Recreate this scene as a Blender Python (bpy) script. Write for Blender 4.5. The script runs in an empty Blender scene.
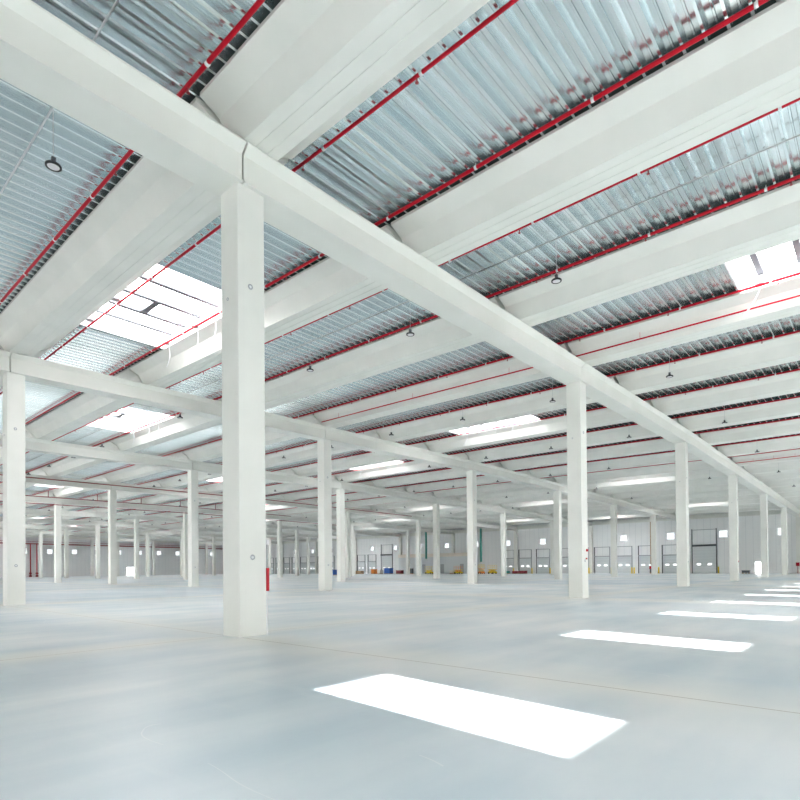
import bpy, math, random
from mathutils import Matrix, Vector
random.seed(4)
C = bpy.context.scene.collection
SX, SY, NB = 16.0, 16.24, 5.3333        # column grid and roof beam spacing (m)
X0, X1, Y0, Y1 = -24.0, 96.6, -21.4, 154.0
RIDGE = 34.0

def g(y): return 0.0 if y < 0 else .45 * (1 - math.exp(-y / 25))
def sl(x): return .0089 * (34 - abs(x - RIDGE))
def Hc(x, y): return 8.89 + sl(x) + g(y)          # underside of the main girders
def Hb(x, y): return 9.65 + sl(x) + g(y)          # underside of the roof beams
def Hd(x, y): return 10.37 + sl(x) + g(y)         # underside of the roof sheet
ORD = ['first', 'second', 'third', 'fourth', 'fifth', 'sixth', 'seventh', 'eighth', 'ninth', 'tenth', 'eleventh',
       'twelfth', 'thirteenth', 'fourteenth', 'fifteenth', 'sixteenth', 'seventeenth', 'eighteenth', 'nineteenth', 'twentieth']

# ------------------------------------------------------------------ camera
F, CX, CY, YAW, PIT, ROL = 548.904, 407.643, 562.745, .71441, .01013, -.00939
cy_, sy_ = math.cos(YAW), math.sin(YAW)
fw = Vector((cy_ * math.cos(PIT), sy_ * math.cos(PIT), math.sin(PIT)))
r0 = Vector((sy_, -cy_, 0)); u0 = r0.cross(fw)
rr = math.cos(ROL) * r0 + math.sin(ROL) * u0
uu = -math.sin(ROL) * r0 + math.cos(ROL) * u0
CAM = Vector((-5.8995, -9.4260, 1.3127))
cam = bpy.data.cameras.new('camera'); camo = bpy.data.objects.new('camera', cam); C.objects.link(camo)
camo.matrix_world = Matrix(((rr.x, uu.x, -fw.x, CAM.x), (rr.y, uu.y, -fw.y, CAM.y), (rr.z, uu.z, -fw.z, CAM.z), (0, 0, 0, 1)))
cam.sensor_width = 36; cam.lens = F / 800 * 36
cam.shift_x = (400 - CX) / 800; cam.shift_y = (CY - 400) / 800
cam.clip_end = 600; cam.clip_start = .05
bpy.context.scene.camera = camo

def px(P):
    d = Vector(P) - CAM; z = d.dot(fw)
    if z < .5: return None
    return (CX + F * d.dot(rr) / z, CY - F * d.dot(uu) / z)
def inview(pts, m=90):
    q = [px(P) for P in pts]; q = [a for a in q if a]
    if not q: return False
    xs = [a[0] for a in q]; ys = [a[1] for a in q]
    return max(xs) > -m and min(xs) < 800 + m and max(ys) > -m and min(ys) < 800 + m

# ------------------------------------------------------------------ materials
def mat(name, col, rough=.6, metal=0.0, emis=None, es=0.0):
    m = bpy.data.materials.new(name); m.use_nodes = True
    b = m.node_tree.nodes['Principled BSDF']
    b.inputs['Base Color'].default_value = (*col, 1); b.inputs['Roughness'].default_value = rough
    b.inputs['Metallic'].default_value = metal
    if emis: b.inputs['Emission Color'].default_value = (*emis, 1); b.inputs['Emission Strength'].default_value = es
    return m
def noisy(m, ca, cb, scale=(1, 1, 1), ns=3.0, detail=6, rough=None, bump=0.0):
    nt = m.node_tree; N = nt.nodes; L = nt.links; b = N['Principled BSDF']
    tc = N.new('ShaderNodeNewGeometry'); mp = N.new('ShaderNodeMapping'); mp.inputs['Scale'].default_value = scale
    L.new(tc.outputs['Position'], mp.inputs['Vector'])
    nz = N.new('ShaderNodeTexNoise'); nz.inputs['Scale'].default_value = ns; nz.inputs['Detail'].default_value = detail
    L.new(mp.outputs['Vector'], nz.inputs['Vector'])
    cr = N.new('ShaderNodeValToRGB'); cr.color_ramp.elements[0].color = (*ca, 1); cr.color_ramp.elements[1].color = (*cb, 1)
    cr.color_ramp.elements[0].position = .35; cr.color_ramp.elements[1].position = .65
    L.new(nz.outputs['Fac'], cr.inputs['Fac']); L.new(cr.outputs['Color'], b.inputs['Base Color'])
    if rough:
        mr = N.new('ShaderNodeMapRange'); mr.inputs['To Min'].default_value = rough[0]; mr.inputs['To Max'].default_value = rough[1]
        L.new(nz.outputs['Fac'], mr.inputs['Value']); L.new(mr.outputs['Result'], b.inputs['Roughness'])
    if bump:
        bp = N.new('ShaderNodeBump'); bp.inputs['Strength'].default_value = bump; bp.inputs['Distance'].default_value = .01
        L.new(nz.outputs['Fac'], bp.inputs['Height']); L.new(bp.outputs['Normal'], b.inputs['Normal'])
    return m
M = {}
M['conc'] = noisy(mat('pale_concrete', (.8, .8, .77), .55), (.775, .785, .74), (.825, .83, .785), ns=.9, bump=.05)
M['girder'] = noisy(mat('girder_concrete', (.8, .8, .77), .6), (.77, .78, .73), (.815, .82, .775), ns=.7, bump=.05)
M['deck'] = noisy(mat('galvanised_sheet', (.6, .66, .68), .35, .9), (.73, .81, .83), (.85, .90, .915), scale=(.012, 2.9, .3), ns=1.0, detail=1, rough=(.19, .24))
M['steel'] = mat('galvanised_steel', (.55, .57, .58), .35, .9)
M['red'] = mat('red_paint', (.52, .004, .02), .45)
M['dred'] = mat('dull_red_paint', (.30, .045, .055), .55)
M['red'].node_tree.nodes['Principled BSDF'].inputs['Specular IOR Level'].default_value = .25
M['white'] = mat('white_paint', (.86, .87, .88), .45)
M['black'] = mat('black_plastic', (.012, .014, .016), .4)
M['dark'] = mat('dark_steel', (.08, .09, .10), .5)
M['grey'] = mat('grey_steel', (.38, .40, .42), .5)
M['bar'] = mat('bar_steel', (.13, .14, .16), .5)
M['rib_fill'] = mat('dark_rib_fill', (.015, .03, .028), .6)
M['lens'] = mat('lamp_lens', (.80, .78, .80), .3)
M['yellow'] = mat('yellow_paint', (.85, .62, .03), .45)
M['orange'] = mat('orange_paint', (.85, .28, .04), .5)
M['blue'] = mat('blue_paint', (.03, .12, .45), .5)
M['green'] = mat('green_paint', (.06, .33, .27), .5)
M['cream'] = noisy(mat('cream_panel', (.8, .74, .66), .6), (.76, .71, .63), (.84, .79, .72), ns=.5)
M['door'] = mat('door_panel', (.66, .70, .71), .5)
M['wood'] = noisy(mat('raw_timber', (.5, .33, .18), .7), (.4, .25, .13), (.58, .4, .24), ns=6)
M['sky'] = mat('daylit_pane', (.9, .93, 1), .3, emis=(1, .99, .98), es=5)  # opaque pane, its own emission stands in for skylight daylight
# glass: thin clear pane
gm = bpy.data.materials.new('clear_glass'); gm.use_nodes = True; N = gm.node_tree.nodes; L = gm.node_tree.links
for n in list(N): N.remove(n)
o_ = N.new('ShaderNodeOutputMaterial'); mx = N.new('ShaderNodeMixShader'); tr = N.new('ShaderNodeBsdfTransparent'); gl = N.new('ShaderNodeBsdfGlossy')
mx.inputs[0].default_value = .06; gl.inputs['Roughness'].default_value = .02
L.new(tr.outputs[0], mx.inputs[1]); L.new(gl.outputs[0], mx.inputs[2]); L.new(mx.outputs[0], o_.inputs[0]); M['glass'] = gm
tg = gm.copy(); tg.name = 'tinted_glass'
for n in tg.node_tree.nodes:
    if n.type == 'BSDF_TRANSPARENT': n.inputs[0].default_value = (.30, .31, .32, 1)
M['tint'] = tg

def joints(m, axis_periods, col, width, base_socket_mode='mix'):
    """dark thin joint lines at multiples of a period along an axis, mixed over the base colour"""
    nt = m.node_tree; N = nt.nodes; L = nt.links; b = N['Principled BSDF']
    lk = b.inputs['Base Color'].links
    src = lk[0].from_socket
    geo = N.new('ShaderNodeNewGeometry'); sp = N.new('ShaderNodeSeparateXYZ'); L.new(geo.outputs['Position'], sp.inputs[0])
    fac = None
    for ax, per, off, wd in axis_periods:
        a = N.new('ShaderNodeMath'); a.operation = 'ADD'; a.inputs[1].default_value = -off + per * 40 + per / 2
        L.new(sp.outputs[ax], a.inputs[0])
        md = N.new('ShaderNodeMath'); md.operation = 'MODULO'; md.inputs[1].default_value = per; L.new(a.outputs[0], md.inputs[0])
        s = N.new('ShaderNodeMath'); s.operation = 'SUBTRACT'; s.inputs[1].default_value = per / 2; L.new(md.outputs[0], s.inputs[0])
        ab = N.new('ShaderNodeMath'); ab.operation = 'ABSOLUTE'; L.new(s.outputs[0], ab.inputs[0])
        lt = N.new('ShaderNodeMath'); lt.operation = 'LESS_THAN'; lt.inputs[1].default_value = wd; L.new(ab.outputs[0], lt.inputs[0])
        if fac is None: fac = lt.outputs[0]
        else:
            mxm = N.new('ShaderNodeMath'); mxm.operation = 'MAXIMUM'; L.new(fac, mxm.inputs[0]); L.new(lt.outputs[0], mxm.inputs[1]); fac = mxm.outputs[0]
    mix = N.new('ShaderNodeMix'); mix.data_type = 'RGBA'; L.new(fac, mix.inputs['Factor'])
    L.new(src, mix.inputs['A']); mix.inputs['B'].default_value = (*col, 1); L.new(mix.outputs['Result'], b.inputs['Base Color'])

# floor: power-trowelled concrete with broad blotches, streaks and scuffs
fm = mat('trowelled_concrete', (.6, .65, .68), .3); nt = fm.node_tree; N = nt.nodes; L = nt.links; b = N['Principled BSDF']
geo = N.new('ShaderNodeNewGeometry')
def nz(scale, sc, det, dist=0):
    mp = N.new('ShaderNodeMapping'); mp.inputs['Scale'].default_value = scale; mp.inputs['Rotation'].default_value = (0, 0, .25)
    L.new(geo.outputs['Position'], mp.inputs[0])
    n = N.new('ShaderNodeTexNoise'); n.inputs['Scale'].default_value = sc; n.inputs['Detail'].default_value = det; n.inputs['Distortion'].default_value = dist
    L.new(mp.outputs[0], n.inputs['Vector']); return n.outputs['Fac']
def ramp(fac, p0, c0, p1, c1):
    cr = N.new('ShaderNodeValToRGB'); e = cr.color_ramp.elements
    e[0].position = p0; e[0].color = (*c0, 1); e[1].position = p1; e[1].color = (*c1, 1); L.new(fac, cr.inputs[0]); return cr.outputs[0]
def mixc(fac, A, B, mode='MIX'):
    m = N.new('ShaderNodeMix'); m.data_type = 'RGBA'; m.blend_type = mode
    if isinstance(fac, float): m.inputs['Factor'].default_value = fac
    else: L.new(fac, m.inputs['Factor'])
    for k, v in (('A', A), ('B', B)):
        if isinstance(v, tuple): m.inputs[k].default_value = (*v, 1)
        else: L.new(v, m.inputs[k])
    return m.outputs['Result']
c1 = ramp(nz((1, 1, 1), .22, 6), .40, (.70, .775, .81), .62, (.89, .91, .915))
c2 = ramp(nz((.5, 2.2, 1), .5, 8), .34, (.80, .855, .89), .66, (1, 1, 1))
c3 = ramp(nz((3.0, .5, 1), .9, 8), .6, (0, 0, 0), .85, (1, 1, 1))
base = mixc(1.0, c1, c2, 'MULTIPLY')
sc_f = N.new('ShaderNodeMath'); sc_f.operation = 'MULTIPLY'; sc_f.inputs[1].default_value = .5; L.new(c3, sc_f.inputs[0])
base = mixc(sc_f.outputs[0], base, (.86, .89, .89))
def mth(op, a, bv=None, c=None):
    m = N.new('ShaderNodeMath'); m.operation = op
    for i, v in enumerate((a, bv, c)):
        if v is None: continue
        if isinstance(v, (int, float)): m.inputs[i].default_value = v
        else: L.new(v, m.inputs[i])
    return m.outputs[0]
sep = N.new('ShaderNodeSeparateXYZ'); L.new(geo.outputs['Position'], sep.inputs[0])
# every poured slab between two column lines has its own tone
sx = mth('FLOOR', mth('DIVIDE', mth('SUBTRACT', sep.outputs[0], .03), 16.0)); sy = mth('FLOOR', mth('DIVIDE', mth('SUBTRACT', sep.outputs[1], .5), 16.24))
cb = N.new('ShaderNodeCombineXYZ'); L.new(sx, cb.inputs[0]); L.new(sy, cb.inputs[1])
wnz = N.new('ShaderNodeTexWhiteNoise'); wnz.noise_dimensions = '2D'; L.new(cb.outputs[0], wnz.inputs['Vector'])
base = mixc(1.0, base, ramp(wnz.outputs['Value'], .2, (.89, .935, .965), .8, (1, 1, .985)), 'MULTIPLY')
# thin curved trowel scratches
ln = mth('LESS_THAN', mth('ABSOLUTE', mth('SUBTRACT', nz((1, .35, 1), .5, 2, .5),   .5)), .0012)
ln = mth('MULTIPLY', mth('MULTIPLY', ln, mth('GREATER_THAN', nz((1, 1, 1), .45, 4), .54)), .3)
base = mixc(ln, base, (.93, .95, .95))
# paler, sandier concrete dust along the slab joints
def near(o_, per, off, wd):
    a = mth('ABSOLUTE', mth('SUBTRACT', mth('MODULO', mth('ADD', o_, per * 40.5 - off), per), per / 2))
    return mth('MULTIPLY', mth('SUBTRACT', 1.0, mth('MINIMUM', mth('DIVIDE', a, wd), 1.0)), nz((1, 1, 1), .7, 5))
bd = mth('MAXIMUM', near(sep.outputs[0], 16.0, .03, 1.3), near(sep.outputs[1], 16.24, .5, 1.1))
base = mixc(mth('MULTIPLY', bd, 1.3), base, (.86, .86, .81))
L.new(base, b.inputs['Base Color'])
rf = N.new('ShaderNodeMapRange'); rf.inputs['To Min'].default_value = .285; rf.inputs['To Max'].default_value = .40; L.new(nz((1, 1, 1), .8, 6), rf.inputs['Value'])
L.new(rf.outputs[0], b.inputs['Roughness']); b.inputs['Specular IOR Level'].default_value = .5
joints(fm, [(0, 16.0, .03, .011), (1, 16.24, .5, .011)], (.42, .41, .38), 0)
M['floor'] = fm
M['wall'] = noisy(mat('wall_panel', (.78, .80, .82), .5), (.83, .85, .85), (.88, .89, .89), ns=.2)
joints(M['wall'], [(0, 1.0, .2, .02), (1, 1.016, .2, .02)], (.66, .69, .71), 0)

# ------------------------------------------------------------------ mesh helpers
class MB:
    def __init__(s): s.v = []; s.f = []
    def add(s, vs, fs):
        n = len(s.v); s.v += [tuple(a) for a in vs]; s.f += [tuple(i + n for i in f) for f in fs]
    def box(s, a, b, bev=0.0):
        x0, y0, z0 = a; x1, y1, z1 = b
        if bev:                                      # vertical edges chamfered
            e = bev
            ring = [(x0 + e, y0), (x1 - e, y0), (x1, y0 + e), (x1, y1 - e), (x1 - e, y1), (x0 + e, y1), (x0, y1 - e), (x0, y0 + e)]
            vs = [(x, y, z0) for x, y in ring] + [(x, y, z1) for x, y in ring]
            s.add(vs, [tuple(range(7, -1, -1)), tuple(range(8, 16))] + [(i, (i + 1) % 8, (i + 1) % 8 + 8, i + 8) for i in range(8)])
            return
        s.add([(x0, y0, z0), (x1, y0, z0), (x1, y1, z0), (x0, y1, z0), (x0, y0, z1), (x1, y0, z1), (x1, y1, z1), (x0, y1, z1)],
              [(3, 2, 1, 0), (4, 5, 6, 7), (0, 1, 5, 4), (1, 2, 6, 5), (2, 3, 7, 6), (3, 0, 4, 7)])
    def tube(s, pts, r, n=10, cap=True):
        pts = [Vector(p) for p in pts]; rings = []
        for i, p in enumerate(pts):
            d = (pts[min(i + 1, len(pts) - 1)] - pts[max(i - 1, 0)]).normalized()
            a = d.cross(Vector((0, 0, 1)))
            if a.length < .1: a = d.cross(Vector((1, 0, 0)))
            a.normalize(); c = a.cross(d)
            rings.append([p + r * (math.cos(2 * math.pi * k / n) * a + math.sin(2 * math.pi * k / n) * c) for k in range(n)])
        vs = [v for R in rings for v in R]; fs = []
        for i in range(len(pts) - 1):
            for k in range(n): fs.append((i * n + k, i * n + (k + 1) % n, (i + 1) * n + (k + 1) % n, (i + 1) * n + k))
        if cap: fs += [tuple(range(n - 1, -1, -1)), tuple((len(pts) - 1) * n + k for k in range(n))]
        s.add(vs, fs)
    def lathe(s, prof, c, n=24, axis='z'):
        vs = []
        for (r, h) in prof:
            for k in range(n):
                a = 2 * math.pi * k / n; x, y = r * math.cos(a), r * math.sin(a)
                if axis == 'z': vs.append((c[0] + x, c[1] + y, c[2] + h))
                elif axis == 'y': vs.append((c[0] + x, c[1] + h, c[2] + y))
                else: vs.append((c[0] + h, c[1] + x, c[2] + y))
        fs = [(i * n + k, i * n + (k + 1) % n, (i + 1) * n + (k + 1) % n, (i + 1) * n + k) for i in range(len(prof) - 1) for k in range(n)]
        s.add(vs, fs)
    def build(s, name, m, parent=None, smooth=False, loc=None):
        me = bpy.data.meshes.new(name); me.from_pydata(s.v, [], s.f); me.validate(); me.update()
        import bmesh
        bm = bmesh.new(); bm.from_mesh(me); bmesh.ops.recalc_face_normals(bm, faces=bm.faces); bm.to_mesh(me); bm.free()
        me.materials.append(M[m])
        if smooth:
            for p in me.polygons: p.use_smooth = True
        o = bpy.data.objects.new(name, me); C.objects.link(o)
        if loc: o.location = loc
        if parent: o.parent = parent
        return o
def tag(o, label=None, cat=None, group=None, kind=None):
    if label: o['label'] = label
    if cat: o['category'] = cat
    if group: o['group'] = group
    if kind: o['kind'] = kind
    return o
def empty(name, loc=(0, 0, 0)):
    o = bpy.data.objects.new(name, None); o.location = loc; o.empty_display_size = .2; C.objects.link(o); return o
def copy_tree(o, parent=None):
    c = o.copy(); C.objects.link(c)
    if parent: c.parent = parent
    for ch in list(o.children): copy_tree(ch, c)
    return c

# ------------------------------------------------------------------ skylight positions (bay, panel)
SKY = [(0, 0), (0, 4), (0, 9), (0, 14), (1, 1), (1, 5), (1, 11), (1, 16), (-1, -2), (-1, 2), (-1, 7), (-1, 12), (2, -1), (2, 4), (2, 10), (2, 15), (3, 2), (3, 7), (3, 12),  # the panel behind the camera is added to brighten the near floor
       (4, 4), (4, 9), (4, 14), (5, 6), (5, 11), (5, 16), (6, 4), (6, 9), (6, 14), (7, 6), (7, 12), (8, 5), (8, 10), (8, 15)]
def beam_x(k): return .43 + NB * k
PITCH = .345
def snap(y): return Y0 + PITCH * round((y - Y0) / PITCH)
HOLES = []
for bnum, k in SKY:
    yc = 10.0 + SY * bnum if bnum >= 0 else (-9.0 if k > 1 else -11.2)
    a = snap(yc - 3.1); HOLES.append((beam_x(k) + 1.0, beam_x(k + 1) - 1.0, a, a + 18 * PITCH, bnum, k))

# ------------------------------------------------------------------ shell: floor, roof sheet, walls
f = MB(); f.box((X0, Y0 - .3, -.3), (X1 + .3, Y1 + .3, 0)); tag(f.build('floor', 'floor'), kind='structure')
PROF = [(0, 0), (.05, 0), (.066, .06), (.060, .068), (.085, .15), (.165, .15), (.175, .134), (.205, .134), (.215, .15), (.310, .15), (.335, .068), (.329, .06), (.345, 0)]
d = MB(); nrib = int((Y1 - Y0) / PITCH) + 1
for i in range(nrib):
    ya = Y0 + i * PITCH; ym = ya + PITCH / 2
    cuts = sorted((h[0], h[1]) for h in HOLES if h[2] < ym < h[3])
    iv = []; x = X0
    for a, bq in cuts: iv.append((x, a)); x = bq
    iv.append((x, X1))
    for a, bq in iv:
        if bq - a < .05: continue
        xs = [a] + ([RIDGE] if a < RIDGE < bq else []) + [bq]
        vs = [(xx, ya + dy, Hd(xx, ym) + dz) for xx in xs for dy, dz in PROF]; n = len(PROF)
        d.add(vs, [(j * n + q, (j + 1) * n + q, (j + 1) * n + q + 1, j * n + q + 1) for j in range(len(xs) - 1) for q in range(n - 1)])
tag(d.build('ceiling', 'deck'), kind='structure')

for k in range(-1, 18):
    q = MB()
    for sd in (-1, 1):
        xe = beam_x(k) + sd * 1.045
        for i in range(nrib):
            ya = Y0 + i * PITCH
            if ya > (60 if k < 12 else 90): break
            if any(h[0] < xe < h[1] and h[2] < ya + .17 < h[3] for h in HOLES): continue
            z0 = Hd(xe, ya + .17) + .0
            pf = [(.052, .003), (.068, .058), (.087, .146), (.308, .146), (.327, .058), (.343, .003)]
            q.add([(xe + t, ya + dy, z0 + dz) for t in (-.012, .012) for dy, dz in pf], [(0, 1, 2, 3, 4, 5), (11, 10, 9, 8, 7, 6)])
    tag(q.build('trim_%d' % (k + 10), 'rib_fill'), kind='structure')  # dark sheets filling the rib openings along each beam edge
wn = [0]
def wall(name, axis, c, t, u0, u1, z1, holes, m='wall'):
    """wall in the plane axis=c, thickness t (towards outside), spanning u0..u1, with rectangular holes (ua, ub, za, zb)"""
    us = sorted({u0, u1} | {h[0] for h in holes} | {h[1] for h in holes}); zs = sorted({0.0, z1} | {h[2] for h in holes} | {h[3] for h in holes})
    w = MB()
    def P(u, z, k): return (c + k, u, z) if axis == 'x' else (u, c + k, z)
    def inh(u, z): return any(h[0] < u < h[1] and h[2] < z < h[3] for h in holes)
    for i in range(len(us) - 1):
        for j in range(len(zs) - 1):
            a, b_, za, zb = us[i], us[i + 1], zs[j], zs[j + 1]
            if inh((a + b_) / 2, (za + zb) / 2): continue
            for k in (0, t): w.add([P(a, za, k), P(b_, za, k), P(b_, zb, k), P(a, zb, k)], [(0, 1, 2, 3)])
    for a, b_, za, zb in holes:
        for q in (((a, za), (b_, za)), ((b_, za), (b_, zb)), ((b_, zb), (a, zb)), ((a, zb), (a, za))):
            (ua, z_a), (ub, z_b) = q
            w.add([P(ua, z_a, 0), P(ub, z_b, 0), P(ub, z_b, t), P(ua, z_a, t)], [(0, 1, 2, 3)])
    me = w.build(name, m); tag(me, kind='structure'); return me
def window(axis, c, t, h, cross=True):
    wn[0] += 1; a, b_, za, zb = h; fr = MB(); e = .04
    def B(ua, ub, z_a, z_b, k0, k1):
        if axis == 'x': fr.box((min(c + k0, c + k1), ua, z_a), (max(c + k0, c + k1), ub, z_b))
        else: fr.box((ua, min(c + k0, c + k1), z_a), (ub, max(c + k0, c + k1), z_b))
    k0, k1 = t * .35, t * .65
    B(a, a + e, za, zb, k0, k1); B(b_ - e, b_, za, zb, k0, k1); B(a + e, b_ - e, za, za + e, k0, k1); B(a + e, b_ - e, zb - e, zb, k0, k1)
    o = fr.build('window_%d' % wn[0], 'white'); tag(o, kind='structure')
    p = MB(); k = c + t / 2
    if axis == 'x': p.box((k - .006, a + e, za + e), (k + .006, b_ - e, zb - e))
    else: p.box((a + e, k - .006, za + e), (b_ - e, k + .006, zb - e))
    p.build('glass_pane', 'glass' if (axis == 'y' and c < 0) else 'tint', o)

WB = [(2.4 + 8.12 * k - .66, 2.4 + 8.12 * k + .66, 5.88, 7.12) for k in range(0, 18)]
backdoor = (5.3, 5.95, .0, 1.8)
DOCKS = [18.55 + 4.06 * k for k in range(9)] + [91.7 + 4.06 * k for k in range(3)] + [107.9 + 4.06 * k for k in range(8)]
wall('wall_back', 'x', X1, .25, Y0, Y1, 11.2, WB + [backdoor])
for h in WB: window('x', X1, .25, h)
WL = [(40.9 + 5.68 * k - .66, 40.9 + 5.68 * k + .66, 5.9, 7.2) for k in range(-4, 10)]
leftdoor = (60.0, 62.0, 0.0, 2.3)
wall('wall_left', 'y', Y1, .25, X0, X1, 11.2, WL + [leftdoor])
for h in WL: window('y', Y1, .25, h)
WR = [(-3.06 + 5.98 * k - .62, -3.06 + 5.98 * k + .615, 5.84, 7.22) for k in range(-2, 17)]
WRD = [(xx, xx + (1.1 if q < 4 else 1.3), 0.0, 3.4) for q, xx in [(q, -21.5 + 5.98 * q) for q in range(19)]]  # unseen doorways, added to bring in daylight from the right
wall('wall_right', 'y', Y0, -.12, X0, X1, 11.2, WR + WRD)
for h in WR: window('y', Y0, -.12, h)
wall('wall_front', 'x', X0, -.25, Y0, Y1, 11.2, [(-18.0, -13.5, 0.0, 3.6)] + [(y, y + (3.2 if y < 45 else 6.0), 0.0, 3.6 if y < 45 else 8.0) for y in [2.24 + 8.12 * k for k in range(18)]])  # gates in this unseen wall are added to let in more daylight

# trim along the wall heads
t_ = MB(); t_.box((X1 - .5, Y0 + .2, 9.2), (X1 - .02, Y1 - .1, 9.9)); tag(t_.build('trim_1', 'girder'), kind='structure')
t_ = MB(); t_.box((X1 - .06, Y0 + .1, 0), (X1 - .01, 5.25, .35)); t_.box((X1 - .06, 6.0, 0), (X1 - .01, Y1 - .1, .35)); tag(t_.build('baseboard_back', 'white'), kind='structure')

# ------------------------------------------------------------------ columns
ROWN = ['nearest', 'second', 'third', 'fourth', 'fifth', 'sixth', 'seventh', 'eighth', 'ninth', 'tenth']
def socket(parent, loc, axis, s=1.0):
    m = MB(); prof = [(.0, -.004), (.028 * s, -.004), (.032 * s, .02 * 0 - .012), (.052 * s, -.012), (.055 * s, 0)]
    m.lathe([(r, h) for r, h in prof], loc, 16, axis); so_ = m.build('lifting_socket', 'grey', parent, True)
    q = MB(); q.lathe([(0, -.008), (.026 * s, -.008), (.028 * s, -.003)], loc, 12, axis); q.build('socket_plug', 'white', so_)
for j in range(0, 10):
    seen = [i for i in range(-1, 7) if inview([(SX * i, SY * j, z) for z in (0, 4, 8.5)], 40)]
    for n, i in enumerate(seen):
        x, y = SX * i, SY * j
        if i == 6: x = X1 - .62
        m = MB(); m.box((0, 0, 0), (.61, .61, Hc(x, y)), .012)
        o = m.build('concrete_column', 'conc', loc=(x, y, 0))
        if (i, j) == (0, 0): lab = 'large white square concrete column closest to the camera, beside the red pipe guard'
        elif j == 0 and i == 1: lab = 'white square column behind the nearest one in its row, right of centre'
        elif j == 1 and i == 0: lab = 'tall white square column cut by the left edge of the photo'
        elif i == 6: lab = 'white column against the back wall closing the %s column row' % ROWN[j]
        else: lab = 'white square concrete column, %s from the left in the %s column row' % (ORD[n], ROWN[j])
        tag(o, lab, 'column', 'white concrete columns')
        if i < 6 and x + y < 60:
            socket(o, (.29, 0, 1.56), 'y'); socket(o, (.28, 0, 6.93), 'y')
            socket(o, (0, .36, 6.7), 'x', .6)
# ------------------------------------------------------------------ girders
def girder(x0, x1, y, j):
    pr = [(-.08, 0), (-.08, .035), (-.045, .06), (-.045, .55), (-.20, .70), (-.20, .735), (.80, .735), (.80, .70), (.645, .55), (.645, .06), (.68, .035), (.68, 0)]
    n = len(pr); m = MB(); xs = [x0] + ([RIDGE - x0 + x0] if x0 < RIDGE < x1 else []) + [x1]; vs = []
    for x in xs: vs += [(x - x0, dy, Hc(x, y) + .005 + dz - Hc(x0, y)) for dy, dz in pr]
    fs = [(q * n + k, q * n + (k + 1) % n, (q + 1) * n + (k + 1) % n, (q + 1) * n + k) for q in range(len(xs) - 1) for k in range(n)]
    fs += [tuple(range(n)), tuple((len(xs) - 1) * n + k for k in range(n - 1, -1, -1))]
    m.add(vs, fs); return m.build('main_girder', 'girder', loc=(x0, y, Hc(x0, y)))
for j in range(0, 10):
    spans = []
    for i in range(-2, 6):
        x0, x1 = SX * i + .12, SX * (i + 1) + .08
        if i == 5: x1 = X1 - .02
        if inview([(x0 + (x1 - x0) * t, SY * j, 9.2) for t in (0, .15, .3, .5, .7, .85, 1)], 60): spans.append((x0, x1, i))
    for n, (x0, x1, i) in enumerate(spans):
        o = girder(x0, x1, SY * j, j)
        if j == 0 and i == -1: lab = 'white concrete girder running from the nearest column up out of the top left corner'
        else: lab = 'white concrete girder on the %s column row, %s span from the left' % (ROWN[j], ORD[n])
        tag(o, lab, 'girder', 'white concrete girders')

# ------------------------------------------------------------------ roof beams
BP = [(-.385, .0), (-.40, .03), (-.67, .44), (-1.07, .63), (-1.07, .70), (1.07, .70), (1.07, .63), (.67, .44), (.40, .03), (.385, .0),
      (.145, 0), (.140, .012), (.125, .012), (.12, 0), (-.12, 0), (-.125, .012), (-.14, .012), (-.145, 0)]
def beam(k, b):
    x = beam_x(k); ya, yb = SY * b + .37, SY * (b + 1) + .23
    n = len(BP); m = MB(); vs = []; segs = 4
    ys = [ya + (yb - ya) * q / segs for q in range(segs + 1)]
    for y in ys: vs += [(dx, y - ya, Hb(x, y) + dz - Hb(x, ya)) for dx, dz in BP]
    fs = [(q * n + c, q * n + (c + 1) % n, (q + 1) * n + (c + 1) % n, (q + 1) * n + c) for q in range(segs) for c in range(n)]
    fs += [tuple(range(n)), tuple(segs * n + c for c in range(n - 1, -1, -1))]
    m.add(vs, fs)
    return m.build('roof_beam', 'conc', loc=(x, ya, Hb(x, ya)))
for b in range(-1, 9):
    seen = []
    for k in range(-1, 18):
        ya, yb = SY * b + .3, SY * (b + 1) + .3
        if inview([(beam_x(k), ya + (yb - ya) * t, Hb(beam_x(k), ya)) for t in (0, .1, .25, .4, .55, .7, .85, 1)], 110): seen.append(k)
    for n, k in enumerate(seen):
        o = beam(k, b)
        if b == -1: lab = 'white roof beam, %s from the left, on the camera side of the nearest girder line' % ORD[n]
        else: lab = 'white roof beam, %s from the left, between the %s and %s girder lines' % (ORD[n], ROWN[b], ROWN[min(b + 1, 9)])
        tag(o, lab, 'beam', 'white concrete roof beams')

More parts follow.
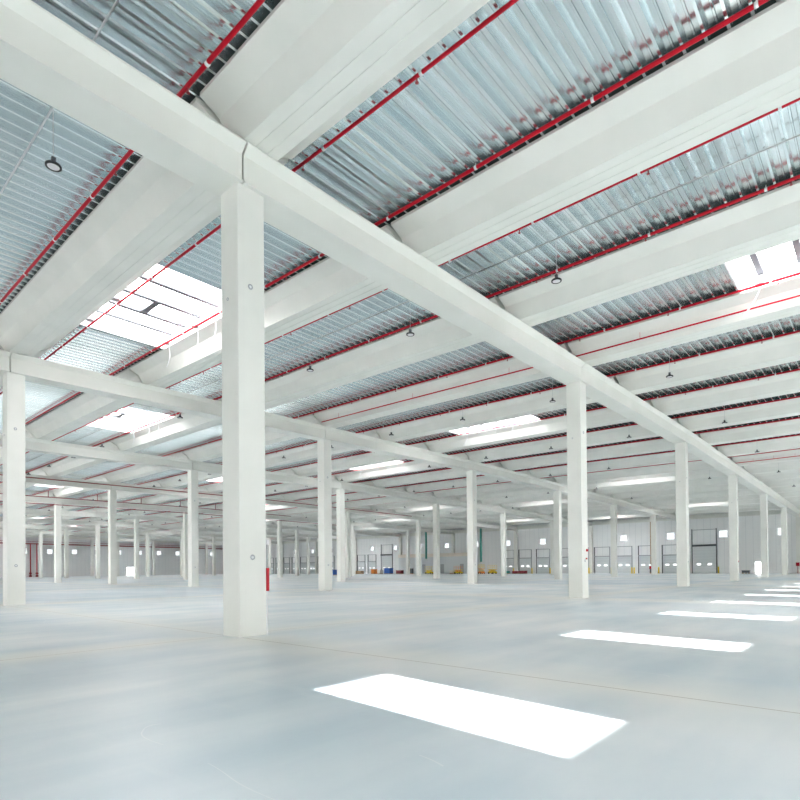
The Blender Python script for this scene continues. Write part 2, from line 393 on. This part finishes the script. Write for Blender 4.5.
# small shaded bearing blocks where the beams sit on the girders (part of the roof structure)
# ------------------------------------------------------------------ sprinkler pipes along each beam
def ygrid(a, b, n): return [a + (b - a) * q / n for q in range(n + 1)]
for k in range(-1, 18):
    for side in (-1, 1):
        off = -1.32 if side < 0 else 1.35
        x = beam_x(k) + off
        ya = -15.5 if k < 12 else -2.0
        pts = [(x, y, Hd(x, y) - .075) for y in ygrid(ya, 152.0, 24)]
        m = MB(); m.tube(pts, .036 if side > 0 else .042, 8)
        o = m.build('sprinkler_pipe', 'red', smooth=True)
        tag(o, 'red sprinkler pipe under the roof sheet, %s of the %s beam line' % ('left' if side < 0 else 'right', ORD[k + 1]), 'pipe', 'red sprinkler pipes')
        if k < 6:
            for y in [(-14.0 + 2.7 * q + (.6 * k) % 2.7) for q in range(18 if k > 1 else 14)]:
                z = Hd(x, y) - .075
                c_ = MB(); c_.tube([(x, y - .03, z), (x, y + .03, z)], .049, 8); c_.tube([(x, y, z), (x, y, z + .1)], .008, 5)
                c_.build('pipe_clamp', 'white', o, True)
            for y in [(-13.0 + 3.3 * q + (.9 * k) % 3) for q in range(14)]:
                z = Hd(x, y) - .075
                c_ = MB(); c_.tube([(x, y, z), (x, y, z - .10)], .014, 6); c_.lathe([(.0, -.13), (.035, -.128), (.035, -.12), (.012, -.1)], (x, y, z), 8)
                c_.build('sprinkler_head', 'dred', o)
# the extra pipe hung beside the beam over the second column
for k, y0_, y1_ in ((3, -15.4, 16.0), (9, -10, 0.2)):
    x = beam_x(k) - .78
    m = MB(); m.tube([(x, y, Hb(x, y) + .16) for y in ygrid(y0_, y1_, 6)], .03, 8)
    for y in ygrid(y0_ + 1.5, y1_ - 1.5, 5): m.tube([(x, y, Hb(x, y) + .16), (x, y, Hb(x, y) + .42)], .007, 5)
    tag(m.build('sprinkler_branch', 'red', smooth=True), 'thin red pipe clipped low on the side of the roof beam over the %s column' % ('second' if k == 3 else 'fourth'), 'pipe')
for y, dz, nm, lab in ((48.5, .45, 'sprinkler_main', 'red sprinkler main above the girder of the fourth column row'),
                       (64.5, 1.12, 'sprinkler_main', 'red sprinkler main with short risers above the fifth row girder'),
                       (64.7, -.2, 'sprinkler_main', 'red sprinkler main low on the face of the fifth row girder')):
    m = MB(); xs = [-4, 10, RIDGE, 62 if dz < 1 else 50]
    if dz < .5: pts = [(x, y, Hc(x, y) + dz) for x in xs]
    else: pts = [(x, y, Hc(x, y) + .62) for x in xs]
    m.tube(pts, .045, 8); o = m.build(nm, 'dred', smooth=True); tag(o, lab, 'pipe', None)
    if dz > 1:
        for k in range(1, 9):
            x = beam_x(k) - 1.32; r_ = MB(); zz = Hc(x, y) + .62
            r_.tube([(x, y, zz), (x, y, Hd(x, y) - .12)], .04, 6); r_.build('riser', 'dred', o)

# ------------------------------------------------------------------ conduits and high-bay lamps
def lamp_proto():
    t = empty('high_bay_lamp')
    h = MB(); h.lathe([(.0, .10), (.05, .10), (.055, .06), (.07, .05), (.125, .042), (.142, .028), (.142, -.005), (.112, -.012), (.104, .0)], (0, 0, 0), 28); h.build('housing', 'black', t, True)
    l = MB(); l.lathe([(.105, -.002), (.08, -.006), (0, -.006)], (0, 0, 0), 28); l.build('lens', 'lens', t, True)
    dr = MB(); dr.box((-.035, -.035, .10), (.035, .035, .18)); dr.build('driver_box', 'dark', t)
    hk = MB(); hk.tube([(0, 0, .18), (0, 0, .24), (.02, 0, .26), (0, 0, .28)], .008, 6); hk.build('hook', 'steel', t)
    return t
lampk = [-1, 1, 3, 5, 7, 9, 11, 13, 15]
proto = None; cnt = 0
for li, k in enumerate(lampk):
    xc = beam_x(k) + NB / 2 - .12
    m = MB(); m.tube([(xc, y, Hd(xc, y) - .03) for y in ygrid(-15, 120, 16)], .02, 6)
    tag(m.build('electrical_conduit', 'steel', smooth=True), 'thin metal conduit along the %s roof strip with lamps, counted from the left' % ORD[li], 'conduit', 'ceiling conduits')
    ns = 0
    for q in range(0, 20):
        y = -2.67 + 5.35 * q + (.0 if q < 4 else .2); z = 9.17 + g(y) + sl(xc)
        a = px((xc, y, z))
        if not a or not (-25 < a[0] < 825 and -25 < a[1] < 825): continue
        if any(h[0] < xc < h[1] and h[2] < y < h[3] for h in HOLES): continue
        if a[0] > 222 and a[0] < 264 and y > 1: continue
        if xc > 70 or y > 95: continue
        if proto is None: o = proto = lamp_proto()
        else: o = copy_tree(proto)
        o.location = (xc, y, z); ns += 1; cnt += 1
        tag(o, 'round black hanging lamp, %s from the right in the %s lamp strip' % (ORD[ns - 1], ORD[li]), 'lamp', 'high-bay lamps')
        w = MB(); w.tube([(0, 0, .28), (0, 0, Hd(xc, y) - .04 - z)], .008, 5); w.build('suspension_wire', 'steel', o)

# ------------------------------------------------------------------ skylights
def arc(p0, p1, p2, n=8):
    p0, p1, p2 = map(Vector, (p0, p1, p2)); return [(1 - t) ** 2 * p0 + 2 * t * (1 - t) * p1 + t * t * p2 for t in [q / n for q in range(n + 1)]]
SKN = {(0, 0): 'large bright skylight between the first two roof beams left of the nearest column',
       (0, 4): 'bright skylight in the middle of the photo beyond the nearest girder',
       (-1, 2): 'bright skylight cut by the right edge of the photo',
       (1, 1): 'bright skylight over the second row bay on the left of the photo'}
for hx0, hx1, hy0, hy1, bnum, k in HOLES:
    yc = (hy0 + hy1) / 2; xc = (hx0 + hx1) / 2
    if not inview([(xc, yc, 10.5), (xc, hy0, 10.5), (xc, hy1, 10.5)], 60) and bnum != -1: continue
    zb = Hd(xc, yc) - .02; t = empty('roof_skylight', (xc, yc, zb)); w2 = (hx1 - hx0) / 2; l2 = (hy1 - hy0) / 2
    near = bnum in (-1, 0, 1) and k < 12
    c_ = MB(); e = .05; top = .62
    for a, b_ in (((-w2, -l2), (w2, -l2 + e)), ((-w2, l2 - e), (w2, l2)), ((-w2, -l2 + e), (-w2 + e, l2 - e)), ((w2 - e, -l2 + e), (w2, l2 - e))):
        c_.box((a[0], a[1], .0), (b_[0], b_[1], top))
    c_.build('curb', 'white', t)
    p = MB(); p.box((-w2 + e, -l2 + e, top - .03), (w2 - e, l2 - e, top)); p.build('pane', 'sky', t)
    for q, yy in enumerate((-l2 * .36, l2 * .02 + .1, l2 * .45, l2 * .8)):
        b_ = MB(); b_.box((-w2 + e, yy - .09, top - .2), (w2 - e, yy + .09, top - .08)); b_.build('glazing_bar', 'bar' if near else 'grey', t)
    b_ = MB(); b_.box((-.1, l2 * .02 + .15, top - .2), (.12, l2 * .45 - .05, top - .1)); b_.build('opening_motor', 'bar', t)
    fr = MB()
    for xx in (-w2 + .2, w2 - .24): fr.box((xx, -l2 + e, top - .16), (xx + .04, l2 - e, top - .1))
    fr.build('sash_frame', 'white', t)
    for s in (-1, 1):
        for yy in (l2 * .02 + .1, l2 * .8):
            br = MB(); br.lathe([(0, -.02), (.14, -.02), (.14, .03), (0, .03)], (s * (w2 - .25), yy, .02), 14); br.build('bracket_plate', 'grey', t)
    if near:
        for yy in (-l2 * .36, l2 * .02 + .1, l2 * .8):
            am = MB(); am.tube(arc((w2 - .2, yy, .0), (w2 + .05, yy + .1, -.35), (w2 - .0, yy + .5, -.75)), .022, 6); am.build('opening_arm', 'white', t, True)
    lab = SKN.get((bnum, k)) or ('white skylight, %s roof panel from the left, between %s and %s girder lines' % (ORD[k + 1], ROWN[bnum] if bnum >= 0 else 'first', ROWN[bnum + 1]))
    if bnum == -1 and k > 2: lab = 'skylight over the camera-side bay beyond the right edge, %s roof panel' % ORD[k + 1]
    if bnum == -1 and k < 2: lab = 'added unseen skylight over the camera brightening the near floor, %s one' % ('right' if k == 0 else 'left')
    tag(t, lab, 'skylight', 'roof skylights')

# ------------------------------------------------------------------ things beside the near columns
m = MB(); m.box((.0, -.03, .88), (.06, .03, 1.345)); o = m.build('cable_guard', 'red', loc=(.612, .02, 0))
g2 = MB(); g2.tube([(.028, 0, 1.345), (.028, 0, 1.82)], .012, 6); g2.build('cable', 'grey', o)
g3 = MB(); g3.box((.0, -.03, 1.82), (.06, .03, 1.92)); g3.build('junction_box', 'white', o)
g4 = MB(); g4.tube([(.028, 0, .0), (.028, 0, .88)], .010, 6); g4.build('cable', 'white', o)
tag(o, 'red vertical cable guard on the right side of the nearest white column', 'guard')
for x, y, z, s in ((16.40, -.03, 1.95, .10), (16.36, -.03, 1.62, .06), (48.3, -.03, 1.6, .1)):
    m = MB(); m.box((0, 0, 0), (s * 1.6, .03, s)); tag(m.build('call_point', 'red', loc=(x, y, z)), 'small red call point %s on the white column %s' % ('upper' if s == .1 else 'lower', 'right of centre' if x < 20 else 'third from the nearest'), 'call point')

# ------------------------------------------------------------------ back wall: dock doors
dn = 0
def dock_door(y, w, h, tall, m='door'):
    global dn; dn += 1; xw = X1 - .01
    d_ = MB(); n = 6 if not tall else 9
    for q in range(n): d_.box((xw - .10, y - w / 2 + .06, h * q / n + .012), (xw - .04, y + w / 2 - .06, h * (q + 1) / n - .012))
    o = d_.build('door_%d' % dn, m); tag(o, kind='structure')
    for s in (-1, 1):
        tr_ = MB(); tr_.box((xw - .20, y + s * w / 2 - .06, 0), (xw - .02, y + s * w / 2 + .06, 5.0 if not tall else 7.5)); tr_.build('guide_track', 'dark' if (tall or s > 0) else 'grey', o)
    sh = MB(); sh.tube([(xw - .3, y - w / 2, h + .1), (xw - .3, y + w / 2, h + .1)], .09 if not tall else .16, 8); sh.build('spring_shaft', 'dark' if tall else 'grey', o)
    li_ = MB(); li_.box((xw - .12, y - w / 2, 4.9 if not tall else 7.3), (xw - .03, y + w / 2, 5.0 if not tall else 7.4)); li_.build('lintel', 'grey', o)
    for s in (-1, 1):
        wd = MB(); wd.box((xw - .125, y + s * w * .22 - .28, 1.4), (xw - .10, y + s * w * .22 + .28, 1.64)); wd.build('door_window', 'winlit', o)
    return o
M['winlit'] = mat('daylit_glass', (.9, .95, 1), .2, emis=(1, 1, 1), es=.75)  # emission imitates daylight behind the door windows
for y in DOCKS: dock_door(y, 2.9, 3.1, False)
dock_door(13.35, 3.7, 4.6, True); dock_door(86.4, 3.9, 4.7, True)
bol = None; nb = 0
for y in [11.1, 20.4, 24.6, 25.0, 28.7, 33.0, 41.0, 45.0, 49.3, 15.9]:
    nb += 1
    if bol is None:
        bol = o = empty('bollard'); q = MB(); q.lathe([(.0, 1.12), (.09, 1.1), (.11, 1.04), (.11, 0), (0, 0)], (0, 0, 0), 12); q.build('post', 'yellow', o, True)
        q = MB(); q.box((-.18, -.18, 0), (.18, .18, .03)); q.build('base_plate', 'yellow', o)
    else: o = copy_tree(bol)
    o.location = (X1 - .9, y, 0)
    tag(o, 'yellow safety bollard in front of the dock doors, %s from the right' % ORD[sorted([11.1, 20.4, 24.6, 25.0, 28.7, 33.0, 41.0, 45.0, 49.3, 15.9]).index(y)], 'bollard', 'yellow dock bollards')
# lit doorway leaf, red boxes, downpipe
m = MB(); m.box((0, 0, 0), (.65, .05, 1.8)); tag(m.build('open_door_leaf', 'white', loc=(X1 - .68, 6.0, .0)), 'white door leaf standing open at the bright exit in the back wall', 'door')
for y, z, lab in ((21.7, .75, 'red hose cabinet at the foot of the brown downpipe on the back wall'), (.2, 1.1, 'red hose cabinet on the last column at the right edge')):
    m = MB(); m.box((0, 0, 0), (.22, .45, .55)); o = m.build('hose_cabinet', 'dred', loc=(X1 - .35 if y > 1 else X1 - .95, y, z)); tag(o, lab, 'cabinet')
    q = MB(); q.box((-.02, .04, .04), (0, .41, .51)); q.build('cabinet_door', 'red', o)
    q = MB(); q.tube([(.11, .22, -z), (.11, .22, 0)], .04, 6); q.build('standpipe', 'dred', o)
m = MB(); m.tube([(X1 - .2, 21.9, 1.5), (X1 - .2, 21.9, 9.2)], .09, 8); tag(m.build('downpipe', 'brown' if 'brown' in M else 'wood', smooth=True), 'brown vertical downpipe on the back wall above a red cabinet', 'pipe')
# office front with cream band
o = empty('office_front', (X1 - 1.6, 58.5, 0)); q = MB(); q.box((0, 0, 0), (.9, 22.5, 3.9)); q.build('front_wall', 'door', o)
q = MB(); q.box((-.1, -.1, 3.9), (.9, 22.6, 4.7)); q.build('cream_band', 'cream', o)
for yy in (3, 8.5, 14, 19): q = MB(); q.box((-.03, yy, .05), (0, yy + 1.0, 2.2)); q.build('entrance_door', 'grey', o)
tag(o, 'low grey office front with a cream band along the far back wall', 'office')
for y, z0, lab in ((68.2, 3.4, 'green vertical duct seen left of the yellow lifts, above the office front'), (53.6, 2.5, 'green vertical duct right above the orange and yellow lifts')):
    m = MB(); m.tube([(90, y, z0), (90, y, 9.4)], .22, 10); o = m.build('vertical_duct', 'green', smooth=True); tag(o, lab, 'duct')
    q = MB(); q.tube([(90, y, 9.3), (90, y, 10.3)], .05, 6); q.build('hanger', 'grey', o)

# scissor lifts
def lift(loc, m1, m2, lab, ang=0, s=1.0, stack=3):
    t = empty('scissor_lift', loc); t.rotation_euler = (0, 0, ang); t.scale = (s, s, s)
    q = MB(); q.box((-1.1, -.4, .18), (1.1, .4, .55)); q.build('chassis', m1, t)
    for sx in (-.75, .75):
        for sy in (-.42, .42):
            q = MB(); q.lathe([(0, -.07), (.2, -.07), (.2, .07), (0, .07)], (sx, sy, .2), 14, 'y'); q.build('wheel', 'black', t, True)
    q = MB(); h0 = .55; dh = .16
    for n in range(stack):
        for sy in (-.28, .28):
            q.tube([(-.85, sy, h0 + n * dh), (.85, sy, h0 + (n + 1) * dh)], .035, 5); q.tube([(.85, sy, h0 + n * dh), (-.85, sy, h0 + (n + 1) * dh)], .035, 5)
    q.build('scissor_stack', m2, t); zt = h0 + stack * dh + .04
    q = MB(); q.box((-1.15, -.4, zt), (1.15, .4, zt + .1)); q.build('platform', m1, t)
    q = MB()
    for x in (-1.1, -.37, .37, 1.1):
        for y in (-.38, .38): q.tube([(x, y, zt + .1), (x, y, zt + .95)], .025, 5)
    for zz in (.55, .95):
        q.tube([(-1.1, -.38, zt + zz), (1.1, -.38, zt + zz), (1.1, .38, zt + zz), (-1.1, .38, zt + zz), (-1.1, -.38, zt + zz)], .025, 5)
    q.build('guard_rail', m2, t); tag(t, lab, 'lift', 'lifts by the back wall')
lift((90.0, 50.9, 0), 'yellow', 'yellow', 'yellow scissor lift, right one of the group below the green duct', 1.2, .95, 2)
lift((89.5, 53.2, 0), 'orange', 'yellow', 'orange scissor lift just left of the bright yellow one', .9, .95, 3)
lift((90.0, 59.4, 0), 'yellow', 'orange', 'yellow lift with orange rails between two middle columns', 1.4, .9, 2)
lift((90.0, 67.4, 0), 'yellow', 'yellow', 'small yellow lift below the left green duct', 1.5, .9, 2)
# crates, pallets
def crate(loc, sz, m1, lab, name='crate', cat='crate', group=None):
    t = empty(name, loc); a, b_, c_ = sz
    q = MB(); q.box((-a / 2, -b_ / 2, .14), (a / 2, b_ / 2, c_)); q.build('box_body', m1, t)
    q = MB(); q.box((-a / 2 - .04, -b_ / 2 - .04, c_), (a / 2 + .04, b_ / 2 + .04, c_ + .06)); q.build('lid', m1, t)
    for s in (-1, 0, 1): q = MB(); q.box((-a / 2, s * (b_ / 2 - .08) - .06, 0), (a / 2, s * (b_ / 2 - .08) + .06, .14)); q.build('runner', 'wood', t)
    tag(t, lab, cat, group)
crate((89.5, 79.3, 0), (1.3, 1.7, 1.35), 'blue', 'blue site container standing before the bright far doors', 'site_container', 'container')
crate((70.0, 76.3, 0), (.8, .5, 1.1), 'blue', 'small dark blue cabinet seen between the centre-left columns', 'tool_cabinet', 'cabinet')
i_ = 0
for x, y, a, b_, c_, m1 in ((89.5, 89.2, 1, 2.0, .7, 'wood'), (90, 84.6, 1, 1.1, 1.1, 'orange'), (90, 82.6, 1, 1.0, .9, 'cream'), (90, 76.2, 1, 1.5, .8, 'dred'), (91, 92.5, 1, 1.2, .7, 'green'),
                          (92.5, 46.9, .9, 1.2, .5, 'dred'), (92.5, 45.2, .9, 1.3, .55, 'dred'), (92.5, 49.0, .9, .9, .5, 'green'), (91, 61.6, 1, 1.0, .7, 'cream'), (94.5, 21.0, .6, .9, .8, 'dark'), (92.0, 6.6, .7, 1.0, .45, 'dark'), (90.5, 73.0, .6, .5, 1.2, 'dark')):
    nm = {'wood': 'bare wooden', 'orange': 'orange', 'cream': 'cream', 'dred': 'dull red', 'green': 'green', 'dark': 'dark grey'}[m1]
    where = ['left of the tall far door', 'below the tall far door', 'right of the tall far door', 'beside the blue container', 'near the far left dock doors', 'right of the corner pillar by the docks',
             'between two dock doors', 'by the yellow lifts', 'in front of the office', 'by the red hose cabinet', 'low beside the bright exit', 'upright in front of the office'][i_]; i_ += 1
    crate((x, y, 0), (a, b_, c_), m1, '%s crate of site material %s' % (nm, where), 'storage_crate', 'crate', 'crates along the back wall')
# left wall risers and long pipe
for x, w_ in ((36.5, 'left'), (37.9, 'right')):
    m = MB(); m.tube([(x, Y1 - .3, .5), (x, Y1 - .3, 8.6)], .11, 8); o = m.build('sprinkler_riser', 'red', smooth=True); tag(o, 'tall red riser pipe on the far left wall, %s one of the pair' % w_, 'pipe')
    q = MB(); q.lathe([(0, -.1), (.3, -.1), (.3, .1), (0, .1)], (x, Y1 - .3, .9), 12, 'y'); q.build('valve', 'dred', o)
    q = MB(); q.box((x - .25, Y1 - .5, 0), (x + .25, Y1 - .1, .5)); q.build('plinth', 'dred', o)
m = MB(); m.tube([(20, Y1 - .35, 8.5), (96, Y1 - .35, 8.2)], .13, 8); m.tube([(20, Y1 - .35, 9.1), (96, Y1 - .35, 8.8)], .05, 6)
tag(m.build('wall_pipe', 'dred', smooth=True), 'long dull red pipe along the head of the far left wall', 'pipe')

# ------------------------------------------------------------------ light
sun = bpy.data.lights.new('sun', 'SUN'); sun.energy = 14.0; sun.angle = math.radians(.25); sun.color = (1, .98, .94)
so = bpy.data.objects.new('sun', sun); C.objects.link(so)
so.rotation_euler = Vector((.095, 1, -.429)).to_track_quat('-Z', 'Y').to_euler(); so.location = (0, -60, 40)
w = bpy.data.worlds.new('daylight'); bpy.context.scene.world = w; w.use_nodes = True
bg = w.node_tree.nodes['Background']; bg.inputs[0].default_value = (1, .985, .955, 1); bg.inputs[1].default_value = 4.5
sc = bpy.context.scene
sc.view_settings.view_transform = 'Standard'; sc.view_settings.look = 'None'; sc.view_settings.gamma = 1; sc.view_settings.use_curve_mapping = False
sc.view_settings.exposure = 1.5
sc.cycles.use_denoising = True; sc.cycles.max_bounces = 12; sc.cycles.diffuse_bounces = 7; sc.cycles.glossy_bounces = 4; sc.cycles.transparent_max_bounces = 12
sc.cycles.caustics_reflective = False; sc.cycles.caustics_refractive = False; sc.cycles.sample_clamp_indirect = 8
sc.cycles.use_light_tree = True; sc.cycles.use_adaptive_sampling = False; sc.cycles.blur_glossy = .5
